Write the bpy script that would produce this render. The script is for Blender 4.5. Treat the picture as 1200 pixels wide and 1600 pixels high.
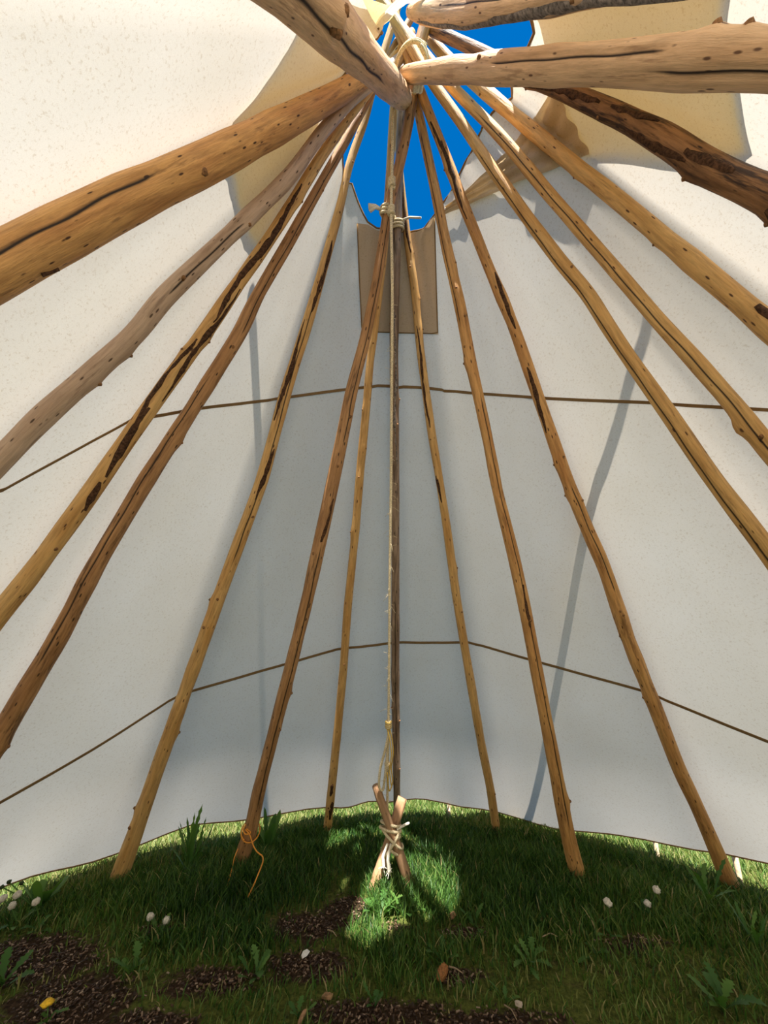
import bpy, math, random
import numpy as np
from mathutils import Vector

for o in list(bpy.data.objects): bpy.data.objects.remove(o)
SC = bpy.context.scene
COL = SC.collection
rng = np.random.default_rng(7)
random.seed(7)

# ---------------------------------------------------------------- camera
F_PX = 580.0                      # focal length in pixels of the 1200 x 1600 frame
PITCH = math.radians(20.0)
EYE = np.array([0.0, 0.0, 1.4])
cd = bpy.data.cameras.new('camera'); cam = bpy.data.objects.new('camera', cd); COL.objects.link(cam)
cd.sensor_fit = 'HORIZONTAL'; cd.sensor_width = 36.0; cd.lens = F_PX / 1200 * 36
cd.clip_start = 0.02; cd.clip_end = 300
cam.location = EYE; cam.rotation_euler = (math.radians(90) + PITCH, 0, 0)
SC.camera = cam

# ---------------------------------------------------------------- sun, sky, exposure
SUN_EL, SUN_AZ = math.radians(61.0), math.radians(4.5)   # behind the camera, a little to the right
SUN = np.array([math.sin(SUN_AZ) * math.cos(SUN_EL), -math.cos(SUN_AZ) * math.cos(SUN_EL), math.sin(SUN_EL)])
sd = bpy.data.lights.new('sun', 'SUN'); sun = bpy.data.objects.new('sun', sd); COL.objects.link(sun)
sd.energy = 21.0; sd.angle = math.radians(0.53); sd.color = (1.0, 0.955, 0.88)
sun.rotation_euler = Vector(SUN).to_track_quat('Z', 'Y').to_euler(); sun.location = (0, 0, 12)
W = bpy.data.worlds.new('world'); SC.world = W; W.use_nodes = True
wn, wl = W.node_tree.nodes, W.node_tree.links
bg = wn['Background']
sky = wn.new('ShaderNodeTexSky'); sky.sky_type = 'NISHITA'; sky.sun_disc = False
sky.sun_elevation = SUN_EL; sky.sun_rotation = math.radians(180 - 4.5)
sky.altitude = 1500; sky.air_density = 1.0; sky.dust_density = 0.3; sky.ozone_density = 3.0
hs = wn.new('ShaderNodeHueSaturation'); hs.inputs['Saturation'].default_value = 1.45
wl.new(sky.outputs[0], hs.inputs['Color']); wl.new(hs.outputs[0], bg.inputs['Color'])
bg.inputs['Strength'].default_value = 0.29
vs = SC.view_settings
vs.view_transform = 'Standard'; vs.look = 'None'; vs.gamma = 1.0; vs.use_curve_mapping = False
vs.exposure = -0.25

# ---------------------------------------------------------------- helpers
def ray(x, y):
    d = ((x - 600) / F_PX, 1.0, -(y - 800) / F_PX); c, s = math.cos(PITCH), math.sin(PITCH)
    v = np.array([d[0], d[1] * c - d[2] * s, d[1] * s + d[2] * c]); return v / np.linalg.norm(v)
def on_ground(x, y, z=0.0):
    r = ray(x, y); return EYE + r * ((z - EYE[2]) / r[2])
def on_plane_y(x, y, Y):
    r = ray(x, y); return EYE + r * (Y / r[1])
FWD = np.array([0, math.cos(PITCH), math.sin(PITCH)])

def mesh_obj(name, V, Fc, mat=None, parent=None, smooth=True, attrs=None):
    me = bpy.data.meshes.new(name)
    me.from_pydata([tuple(v) for v in V], [], [tuple(f) for f in Fc])
    if mat: me.materials.append(mat)
    if smooth: me.polygons.foreach_set('use_smooth', [True] * len(me.polygons))
    for an, (tp, data) in (attrs or {}).items():
        a = me.attributes.new(an, tp, 'POINT')
        a.data.foreach_set('vector' if tp == 'FLOAT_VECTOR' else 'value', np.asarray(data, dtype=np.float32).ravel())
    me.update()
    o = bpy.data.objects.new(name, me); COL.objects.link(o)
    if parent: o.parent = parent; o.matrix_parent_inverse = parent.matrix_basis.inverted()
    return o
def thing(name, label, cat, loc=(0, 0, 0), group=None):
    o = bpy.data.objects.new(name, None); COL.objects.link(o); o.location = loc; o.empty_display_size = 0.1
    return tag(o, label, cat, group)
def tag(o, label, cat, group=None):
    o['label'] = label; o['category'] = cat
    if group: o['group'] = group
    return o
def frames(P):
    P = np.asarray(P, float); T = np.gradient(P, axis=0); T /= np.linalg.norm(T, axis=1)[:, None] + 1e-12
    ref = np.array([0, -1.0, 0.3])
    if abs(T[0] @ ref) > .95: ref = np.array([1.0, 0, 0])
    N = np.zeros_like(P); n = ref - T[0] * (ref @ T[0]); n /= np.linalg.norm(n)
    for i in range(len(P)):
        n = n - T[i] * (n @ T[i]); n /= np.linalg.norm(n); N[i] = n
    return T, N, np.cross(T, N)
def resample(P, n, smooth=0, extra=None):
    P = np.asarray(P, float); d = np.r_[0, np.cumsum(np.linalg.norm(np.diff(P, axis=0), axis=1))]
    t = np.linspace(0, d[-1], n); Q = np.stack([np.interp(t, d, P[:, k]) for k in range(3)], 1)
    ex = np.interp(t, d, extra) if extra is not None else None
    for _ in range(smooth):
        Q[1:-1] = (Q[:-2] + 2 * Q[1:-1] + Q[2:]) / 4
        if ex is not None: ex[1:-1] = (ex[:-2] + 2 * ex[1:-1] + ex[2:]) / 4
    return (Q, ex, t) if extra is not None else Q
def tube_data(P, R, seg=8, caps=True, base=0):
    T, N, B = frames(P); n = len(P); R = np.broadcast_to(R, (n,))
    a = np.arange(seg) / seg * 2 * math.pi
    V = (P[:, None, :] + R[:, None, None] * (np.cos(a)[None, :, None] * N[:, None, :] + np.sin(a)[None, :, None] * B[:, None, :])).reshape(-1, 3)
    Fc = [(base + i * seg + j, base + i * seg + (j + 1) % seg, base + (i + 1) * seg + (j + 1) % seg, base + (i + 1) * seg + j) for i in range(n - 1) for j in range(seg)]
    if caps:
        Fc.append(tuple(base + j for j in reversed(range(seg)))); Fc.append(tuple(base + (n - 1) * seg + j for j in range(seg)))
    return list(V), Fc
def tubes(name, paths, mat, parent=None, seg=8):
    """several strands of ONE cord as one mesh; paths = [(points, radius), ...]"""
    V, Fc = [], []
    for P, R in paths:
        v, f = tube_data(np.asarray(P, float), R, seg, True, len(V)); V += v; Fc += f
    return mesh_obj(name, V, Fc, mat, parent)

# ---------------------------------------------------------------- materials
def new_mat(name):
    m = bpy.data.materials.new(name); m.use_nodes = True
    nt = m.node_tree; b = nt.nodes['Principled BSDF']; return m, nt, b
def ramp(nt, stops, fac):
    r = nt.nodes.new('ShaderNodeValToRGB'); e = r.color_ramp.elements
    while len(e) < len(stops): e.new(0.5)
    for k, (p, c) in enumerate(stops): e[k].position = p; e[k].color = (*c, 1) if len(c) == 3 else c
    nt.links.new(fac, r.inputs[0]); return r
def noise(nt, vec, scale, detail=4, rough=0.6):
    n = nt.nodes.new('ShaderNodeTexNoise'); n.inputs['Scale'].default_value = scale
    n.inputs['Detail'].default_value = detail; n.inputs['Roughness'].default_value = rough
    if vec is not None: nt.links.new(vec, n.inputs['Vector'])
    return n
def mapping(nt, vec, scale, loc=(0, 0, 0)):
    m = nt.nodes.new('ShaderNodeMapping'); m.inputs['Scale'].default_value = scale; m.inputs['Location'].default_value = loc
    nt.links.new(vec, m.inputs['Vector']); return m.outputs[0]
def mixc(nt, fac, a, b, mode='MIX'):
    m = nt.nodes.new('ShaderNodeMix'); m.data_type = 'RGBA'; m.blend_type = mode
    for sock, v in ((0, fac), (6, a), (7, b)):
        if isinstance(v, (int, float)): m.inputs[sock].default_value = v
        elif isinstance(v, tuple): m.inputs[sock].default_value = (*v, 1)
        else: nt.links.new(v, m.inputs[sock])
    return m.outputs[2]
def bump(nt, h, strength, dist=0.01):
    b = nt.nodes.new('ShaderNodeBump'); b.inputs['Strength'].default_value = strength; b.inputs['Distance'].default_value = dist
    nt.links.new(h, b.inputs['Height']); return b.outputs[0]

def wood_mat(name, light, mid, dark, streak=0.5, stain=0.3, seed=0.0, rough=0.62):
    """peeled pole: grain coordinates are stored on the mesh (round the pole, along the pole)"""
    m, nt, b = new_mat(name); L = nt.links
    at = nt.nodes.new('ShaderNodeAttribute'); at.attribute_name = 'grain'
    v = mapping(nt, at.outputs['Vector'], (1, 1, 1), (seed, seed * 1.7, seed * 0.37))
    fine = noise(nt, mapping(nt, v, (75, 75, 20)), 1.0, 5, 0.65)
    broad = noise(nt, mapping(nt, v, (18, 18, 9)), 1.0, 3, 0.5)
    c = ramp(nt, [(0.30, mid), (0.62, light)], broad.outputs[0]).outputs[0]
    fr = ramp(nt, [(0.32, (0.32, 0.28, 0.25)), (0.60, (1.12, 1.12, 1.12))], fine.outputs[0]).outputs[0]
    c = mixc(nt, streak, c, fr, 'MULTIPLY')
    # dark weathered streaks
    st = noise(nt, mapping(nt, v, (34, 34, 11), (3.1, 7.7, 1.3)), 1.0, 4, 0.7)
    sm = ramp(nt, [(0.60 - 0.12 * stain, (0, 0, 0)), (0.70 - 0.10 * stain, (1, 1, 1))], st.outputs[0]).outputs[0]
    mm = nt.nodes.new('ShaderNodeMath'); mm.operation = 'MULTIPLY'; mm.inputs[1].default_value = min(1, 0.35 + stain); L.new(sm, mm.inputs[0])
    c = mixc(nt, mm.outputs[0], c, dark)
    # small dark nicks
    vo = nt.nodes.new('ShaderNodeTexVoronoi'); vo.inputs['Scale'].default_value = 1.0; L.new(mapping(nt, v, (42, 42, 34), (5, 2, 9)), vo.inputs['Vector'])
    nk = ramp(nt, [(0.10, (1, 1, 1)), (0.17, (0, 0, 0))], vo.outputs['Distance']).outputs[0]
    c = mixc(nt, nk, c, tuple(x * 0.6 for x in dark))
    ck = nt.nodes.new('ShaderNodeAttribute'); ck.attribute_name = 'crack'
    c = mixc(nt, ramp(nt, [(.62, (0, 0, 0)), (.92, (1, 1, 1))], ck.outputs['Fac']).outputs[0], c, (0.025, 0.014, 0.008))
    L.new(c, b.inputs['Base Color']); b.inputs['Roughness'].default_value = rough
    b.inputs['Specular IOR Level'].default_value = 0.3
    L.new(bump(nt, fine.outputs[0], 0.9, 0.006), b.inputs['Normal'])
    return m
def plain(name, col, rough=0.8, sc=40.0, var=0.3, bmp=0.3):
    m, nt, b = new_mat(name); tc = nt.nodes.new('ShaderNodeTexCoord')
    n = noise(nt, tc.outputs['Object'], sc, 4)
    lo = tuple(x * (1 - var) for x in col); hi = tuple(min(1, x * (1 + var)) for x in col)
    nt.links.new(ramp(nt, [(0.35, lo), (0.65, hi)], n.outputs[0]).outputs[0], b.inputs['Base Color'])
    b.inputs['Roughness'].default_value = rough; b.inputs['Specular IOR Level'].default_value = 0.25
    nt.links.new(bump(nt, n.outputs[0], bmp, 0.003), b.inputs['Normal']); return m
def cloth_mat(name, col, trans, tint, dirt=0.6):
    """cotton canvas: light both scatters off it and soaks through it"""
    m, nt, b = new_mat(name); L = nt.links; nt.nodes.remove(b)
    out = nt.nodes['Material Output']; tc = nt.nodes.new('ShaderNodeTexCoord'); v = tc.outputs['Object']
    weave = noise(nt, v, 420, 2, 0.5); blot = noise(nt, v, 1.6, 5, 0.55); fleck = noise(nt, v, 90, 4, 0.75)
    c = mixc(nt, ramp(nt, [(0.35, (0, 0, 0)), (0.75, (1, 1, 1))], blot.outputs[0]).outputs[0], col, tuple(x * y for x, y in zip(col, (0.93, 0.91, 0.87))))
    f = ramp(nt, [(0.55, (1, 1, 1)), (0.66, (0.74, 0.67, 0.58))], fleck.outputs[0]).outputs[0]
    c = mixc(nt, dirt, c, f, 'MULTIPLY')
    w = ramp(nt, [(0.3, (0.90, 0.90, 0.90)), (0.7, (1, 1, 1))], weave.outputs[0]).outputs[0]
    c = mixc(nt, 0.8, c, w, 'MULTIPLY')
    d = nt.nodes.new('ShaderNodeBsdfDiffuse'); t = nt.nodes.new('ShaderNodeBsdfTranslucent'); mx = nt.nodes.new('ShaderNodeMixShader')
    L.new(c, d.inputs['Color']); L.new(mixc(nt, 1.0, c, tint, 'MULTIPLY'), t.inputs['Color'])
    nb = bump(nt, weave.outputs[0], 0.25, 0.002); L.new(nb, d.inputs['Normal'])
    mx.inputs[0].default_value = trans; L.new(d.outputs[0], mx.inputs[1]); L.new(t.outputs[0], mx.inputs[2])
    L.new(mx.outputs[0], out.inputs['Surface']); return m
def leaf_mat(name, cols, trans=0.35, attr='tone'):
    m, nt, b = new_mat(name); L = nt.links; nt.nodes.remove(b); out = nt.nodes['Material Output']
    at = nt.nodes.new('ShaderNodeAttribute'); at.attribute_name = attr
    c = ramp(nt, [(i / (len(cols) - 1), k) for i, k in enumerate(cols)], at.outputs['Fac']).outputs[0]
    d = nt.nodes.new('ShaderNodeBsdfPrincipled'); d.inputs['Roughness'].default_value = 0.5; d.inputs['Specular IOR Level'].default_value = 0.3
    t = nt.nodes.new('ShaderNodeBsdfTranslucent'); mx = nt.nodes.new('ShaderNodeMixShader'); mx.inputs[0].default_value = trans
    L.new(c, d.inputs['Base Color']); L.new(mixc(nt, 1.0, c, (1.3, 1.35, 0.6), 'MULTIPLY'), t.inputs['Color'])
    L.new(d.outputs[0], mx.inputs[1]); L.new(t.outputs[0], mx.inputs[2]); L.new(mx.outputs[0], out.inputs['Surface']); return m

M_CANVAS = cloth_mat('cream_canvas', (0.80, 0.776, 0.732), 0.275, (1.0, 0.945, 0.86))
M_FLAP = cloth_mat('smoke_flap_canvas', (0.78, 0.71, 0.56), 0.44, (1.0, 0.80, 0.45))
M_PATCH = cloth_mat('tan_patch_canvas', (0.68, 0.55, 0.41), 0.38, (1.0, 0.86, 0.68))
M_FOLD = cloth_mat('layer_shaded_fold_canvas', (0.72, 0.62, 0.48), 0.42, (1.0, 0.88, 0.68))  # cream canvas; the tan paints in light dimmed by several folded layers
M_SEAM = cloth_mat('seam_tape', (0.33, 0.22, 0.11), 0.25, (1.0, 0.8, 0.55))
M_ROPE = plain('hemp_rope', (0.72, 0.59, 0.38), 0.9, 220, 0.4, 0.8)
M_ROPE_WHITE = plain('frayed_rope_end', (0.80, 0.74, 0.62), 0.9, 220, 0.2, 0.8)
M_YELLOW = plain('yellow_cord', (0.62, 0.40, 0.08), 0.7, 200, 0.3, 0.5)
M_ORANGE = plain('orange_cord', (0.80, 0.32, 0.05), 0.6, 200, 0.2, 0.4)
M_BARK = plain('dark_bark', (0.075, 0.036, 0.018), 0.95, 90, 0.6, 1.0)
M_GREY_BARK = plain('grey_weathered_bark', (0.20, 0.165, 0.14), 0.95, 70, 0.6, 1.0)
M_KNOT = plain('knot_wood', (0.24, 0.12, 0.05), 0.8, 120, 0.5, 0.6)
M_STAKE = wood_mat('stake_wood', (0.50, 0.30, 0.17), (0.36, 0.20, 0.10), (0.16, 0.08, 0.04), 0.4, 0.1, 4.0)
M_PEG = plain('peg_wood', (0.60, 0.44, 0.27), 0.8, 60, 0.3)

# ---------------------------------------------------------------- ground (the setting)
def ground_mat():
    m, nt, b = new_mat('soil_and_moss'); L = nt.links; tc = nt.nodes.new('ShaderNodeTexCoord'); v = tc.outputs['Object']
    big = noise(nt, v, 1.3, 5, 0.6); fine = noise(nt, v, 60, 5, 0.7); mid = noise(nt, v, 14, 4, 0.6)
    soil = ramp(nt, [(0.3, (0.018, 0.011, 0.007)), (0.55, (0.06, 0.037, 0.022)), (0.75, (0.14, 0.09, 0.055))], fine.outputs[0]).outputs[0]
    moss = ramp(nt, [(0.3, (0.03, 0.045, 0.009)), (0.7, (0.16, 0.18, 0.04))], fine.outputs[0]).outputs[0]
    at = nt.nodes.new('ShaderNodeAttribute'); at.attribute_name = 'bare'
    sub = nt.nodes.new('ShaderNodeMath'); sub.operation = 'ADD'; L.new(at.outputs['Fac'], sub.inputs[0])
    off = nt.nodes.new('ShaderNodeMath'); off.operation = 'MULTIPLY_ADD'; L.new(mid.outputs[0], off.inputs[0]); off.inputs[1].default_value = 1.2; off.inputs[2].default_value = -0.6
    L.new(off.outputs[0], sub.inputs[1])
    f = ramp(nt, [(0.35, (0, 0, 0)), (0.6, (1, 1, 1))], sub.outputs[0]).outputs[0]
    L.new(mixc(nt, f, moss, soil), b.inputs['Base Color']); b.inputs['Roughness'].default_value = 0.95; b.inputs['Specular IOR Level'].default_value = 0.1
    L.new(bump(nt, fine.outputs[0], 0.8, 0.02), b.inputs['Normal']); return m
def vnoise(x, y, sc, seed):
    """smooth value noise on numpy arrays"""
    r = np.random.default_rng(seed); G = r.random((64, 64)); X, Y = np.asarray(x) * sc + 31.7, np.asarray(y) * sc + 17.3
    i, j = np.floor(X).astype(int), np.floor(Y).astype(int); u, w = X - i, Y - j; u = u * u * (3 - 2 * u); w = w * w * (3 - 2 * w)
    g = lambda a, b: G[a % 64, b % 64]
    return (g(i, j) * (1 - u) + g(i + 1, j) * u) * (1 - w) + (g(i, j + 1) * (1 - u) + g(i + 1, j + 1) * u) * w
BARE = [(60, 1490, .40, .22), (95, 1560, .30, .16), (250, 1450, .22, .06), (330, 1530, .24, .09), (470, 1445, .26, .12), (480, 1500, .22, .09),
        (600, 1575, .30, .06), (545, 1415, .12, .12), (620, 1445, .12, .08), (720, 1450, .14, .06), (990, 1470, .16, .04), (740, 1595, .3, .06), (710, 1520, .12, .05), (250, 1590, .2, .06)]
BARE = [(*on_ground(a, b)[:2], rx, ry) for a, b, rx, ry in BARE]
def bare(x, y):
    """0 grass .. 1 trodden soil, by place on the ground"""
    b = np.zeros(np.shape(x))
    for cx, cy, rx, ry in BARE: b = np.maximum(b, np.exp(-(((x - cx) / rx) ** 2 + ((y - cy) / ry) ** 2)))
    b = b * 1.0 + np.clip((2.5 - y) / 0.8, 0, .16) + (vnoise(x, y, 2.3, 3) - .5) * .5
    return np.clip(b, 0, 1)
def hz(x, y): return (vnoise(x, y, 1.1, 5) - .5) * .03 + (vnoise(x, y, 5, 6) - .5) * .012
def make_ground():
    n = 121; gx = np.linspace(-4.2, 4.2, n); gy = np.linspace(-3.0, 6.4, n)
    X, Y = np.meshgrid(gx, gy, indexing='ij'); edge = np.minimum(np.minimum(X + 4.2, 4.2 - X), np.minimum(Y + 3, 6.4 - Y)); k = np.clip(edge / .8, 0, 1)
    Z = hz(X, Y) * k - 0.02
    V = np.stack([X, Y, Z], -1).reshape(-1, 3).tolist(); B = bare(X, Y).ravel().tolist()
    Fc = [(i * n + j, (i + 1) * n + j, (i + 1) * n + j + 1, i * n + j + 1) for i in range(n - 1) for j in range(n - 1)]
    b0 = len(V); R = 60.0                                   # the lawn goes on around it
    V += [(-R, -R, -.02), (R, -R, -.02), (R, R, -.02), (-R, R, -.02)]; B += [0] * 4
    c = [0, (n - 1) * n, n * n - 1, n - 1]
    for q in range(4):
        q2 = (q + 1) % 4
        if q == 0: side = [i * n for i in range(n)]
        elif q == 1: side = [(n - 1) * n + j for j in range(n)]
        elif q == 2: side = [i * n + n - 1 for i in range(n - 1, -1, -1)]
        else: side = [j for j in range(n - 1, -1, -1)]
        Fc.append(tuple([b0 + q, b0 + q2] + side[::-1]))
    g = mesh_obj('ground', V, Fc, ground_mat(), attrs={'bare': ('FLOAT', B)})
    g['kind'] = 'structure'; return g
ground = make_ground()

# ---------------------------------------------------------------- the poles
CEN = np.array([.13, 1.19]); RAD = 2.72            # ring of pole feet
AX = np.array([.1, 1.12]); ZT = 4.45; RT = .17     # top of the cover cone
POLES = dict(
A=dict(d=3.42,ext=0.25,px=[(187,1367,26),(212,1300,23),(246,1200,22),(290,1078,21),(347,920,20),(410,750,19),(450,600,18),(480,507,17),(512,393,14),(533,317,12.5),(545,257,12),(570,190,11),(582,140,11),(604,68,11)]),
B=dict(d=3.16,ext=0.30,px=[(375,1347,24),(393,1294,21),(403,1240,20),(452,1050,20),(481,933,20),(514,783,21),(533,693,20),(550,607,19),(570,533,17),(590,433,15),(605,333,15),(622,267,16),(637,200,16),(645,145,17),(650,85,18),(665,40,19)]),
C=dict(d=3.32,ext=0.35,px=[(512,1292,14),(520,1215,13),(529,1125,13),(537,1040,13),(543,950,13),(555,833,13),(563,733,13),(573,633,12),(578,567,12),(587,500,12),(600,390,12),(607,300,12),(613,200,12),(616,150,12)]),
D=dict(d=3.42,ext=0.15,px=[(621,1292,12),(619,1162,12),(617.5,1050,13),(618,833,13),(617,667,13.5),(615.5,550,14),(617,450,15),(620,360,15),(622,300,14),(626,200,13),(629,150,13)]),
E=dict(d=3.45,ext=0.25,px=[(775,1292,14),(766,1230,13),(752,1162,13),(734,1057,13),(727,1017,13),(713,933,13),(697,817,13),(685,740,13),(674,675,13),(664,600,12.5),(657,550,13),(648,450,13),(637,377,12),(630,317,11),(624,260,11),(618,160,11)]),
F=dict(d=3.22,ext=0.30,px=[(904,1371,25),(887,1304,21),(869,1208,20),(838,1045,19),(820,950,18),(802,867,18),(777,767,17),(763,692,17),(747,617,17),(737,575,18),(720,483,18),(697,383,17),(683,310,16),(670,250,15),(657,190,14),(649,150,14),(637,95,14),(622,45,14)]),
G=dict(d=3.27,ext=0.35,px=[(1140,1379,24),(1117,1325,21),(1090,1262,20),(1060,1200,20),(1022,1100,20),(982,1000,20),(943,883,19),(920,833,19),(883,743,18),(857,667,18),(837,610,18),(805,517,18),(789,477,18),(763,417,17),(743,365,17),(721,312,16),(702,257,15),(662,155,14),(640,95,14)]),
H=dict(d=3.2,ext=0.30,px=[(1198,858,27),(1110,743,24),(1047,650,23),(983,560,21),(943,500,21),(920,460,21),(880,415,20),(820,335,18),(760,250,17),(720,190,15),(680,135,15),(650,88,15),(630,48,15)]),
I=dict(d=3.28,ext=0.25,px=[(1199,700,27),(1153,640,24),(1080,557,22),(1027,500,21),(985,450,20),(920,375,20),(850,295,18),(810,245,17),(770,200,16),(700,130,15),(660,80,15)]),
J=dict(d=3.34,ext=0.,px=[(1198,508,32),(1175,487,30),(1100,425,27),(1025,362,25),(950,300,22),(880,245,20),(820,195,19),(770,153,18),(735,122,17),(700,93,16),(673,62,15)]),
K=dict(d=3.4,ext=0.,px=[(1195,303,45),(1150,283,38),(1100,262,40),(1050,224,35),(970,182,28),(880,142,22),(815,118,19),(775,92,16),(675,46,15)]),
L=dict(d=3.05,ext=0.02,px=[(1198,95,68),(1040,98,57),(925,101,47),(835,105,41),(695,111,29),(634,117,22)]),
M=dict(d=3.02,ext=0.02,px=[(950,-25,43),(830,2,38),(760,13,36),(700,20,33),(662,21,26),(643,18,18)]),
N=dict(d=2.92,ext=0.02,px=[(478,0,86),(540,62,62),(590,112,46),(618,141,38),(628,152,33)]),
O=dict(d=3.12,ext=0.15,px=[(0,415,78),(100,362,70),(200,310,64),(300,265,57),(325,253,54),(400,215,45),(475,176,37),(520,152,31),(565,126,26),(585,116,25)]),
P=dict(d=3.24,ext=0.15,px=[(0,720,34),(67,650,33),(133,593,31),(217,517,28),(250,470,28),(350,375,25),(450,280,22),(500,210,20),(550,155,17),(575,135,16),(615,102,15)]),
Q=dict(d=3.3,ext=0.20,px=[(0,957,29),(40,910,28),(133,783,26),(213,667,24),(273,583,23),(327,510,22),(360,460,21),(420,375,19),(465,305,18),(500,247,16),(540,190,14),(580,137,13),(618,88,13)]),
R=dict(d=3.36,ext=0.25,px=[(0,1150,31),(50,1065,28),(90,1000,27),(150,883,25),(227,753,23),(300,640,22),(377,517,20),(400,465,19),(450,380,17),(500,290,15),(540,220,14),(575,155,12),(583,140,12),(613,80,12)]),
)

def solve_pole(k):
    P = POLES[k]; px = P['px']
    j = min(range(len(px)), key=lambda i: math.hypot(px[i][0] - 632, px[i][1] - 125))
    T = EYE + ray(*px[j][:2]) * P['d']
    if k in 'ABCDEFG': Ft = on_ground(*px[0][:2])
    else:                                          # foot outside the frame: where the pole meets the ring of feet
        nv = np.cross(ray(*px[0][:2]), ray(*px[j][:2])); nn = nv[:2]; q = nn * (nv[2] * EYE[2]) / (nn @ nn)
        d = np.array([-nn[1], nn[0]]) / math.hypot(*nn); w = q - CEN; B = w @ d; disc = B * B - (w @ w - RAD ** 2)
        best = None
        for t in (-B - disc ** .5, -B + disc ** .5):
            g = q + d * t; G3 = np.array([g[0], g[1], 0.]); D = G3 - T
            if np.sign(px[0][0] - 632) * (g[0] - T[0]) <= 0: continue
            so = np.linalg.lstsq(np.c_[ray(*px[0][:2]), -D], T - EYE, rcond=None)[0]
            if so[0] > 0 and 0 < so[1] <= 1.05: best = G3
        Ft = best
        if k == 'M': Ft = np.array([*(Ft[:2] + (np.array([1.55, Ft[1]]) - Ft[:2]) * 1.0), 0.]); Ft[:2] = q + d * ((1.55 - q[0]) / d[0])
    D = Ft - T; pts, rad = [], []
    for x, y, wd in px:
        r = ray(x, y); so = np.linalg.lstsq(np.c_[r, -D], T - EYE, rcond=None)[0]
        p = EYE + r * so[0]; pts.append(p); rad.append(wd / 2 * ((p - EYE) @ FWD) / F_PX)
    pts, rad = np.array(pts), np.array(rad)
    u = (T - Ft) / np.linalg.norm(T - Ft)
    if k in 'ABCDEFG': pts[0] = Ft - u * 0.03
    else: pts = np.r_[[Ft - u * .03], pts]; rad = np.r_[rad[0] * 1.12, rad]
    if P['ext'] > 0: pts = np.r_[pts, [pts[-1] + u * P['ext']]]; rad = np.r_[rad, rad[-1] * .85]
    return dict(F=Ft, T=T, u=u, pts=pts, rad=rad)
SOLVED = {k: solve_pole(k) for k in POLES}

WOODS = {}
def wood(kind, seed):
    pal = dict(honey=((0.74, 0.45, 0.17), (0.60, 0.32, 0.10), (0.17, 0.07, 0.028)),
               amber=((0.68, 0.37, 0.13), (0.53, 0.25, 0.08), (0.12, 0.05, 0.02)),
               pale=((0.74, 0.49, 0.28), (0.62, 0.38, 0.20), (0.24, 0.12, 0.06)),
               grey=((0.62, 0.45, 0.32), (0.50, 0.34, 0.23), (0.17, 0.10, 0.06)),
               dark=((0.52, 0.28, 0.12), (0.38, 0.19, 0.075), (0.08, 0.04, 0.02)), burnt=((0.34, 0.17, 0.07), (0.16, 0.075, 0.03), (0.045, 0.022, 0.012)),
               weather=((0.34, 0.24, 0.165), (0.24, 0.155, 0.10), (0.08, 0.05, 0.03)))[kind]
    st = dict(burnt=(.7, .75), honey=(.45, .12), amber=(.5, .25), pale=(.4, .2), grey=(.35, .15), dark=(.6, .35), weather=(.7, .5))[kind]
    return wood_mat(f'{kind}_pole_wood_{int(seed)}', *pal, *st, seed=float(seed))
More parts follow.
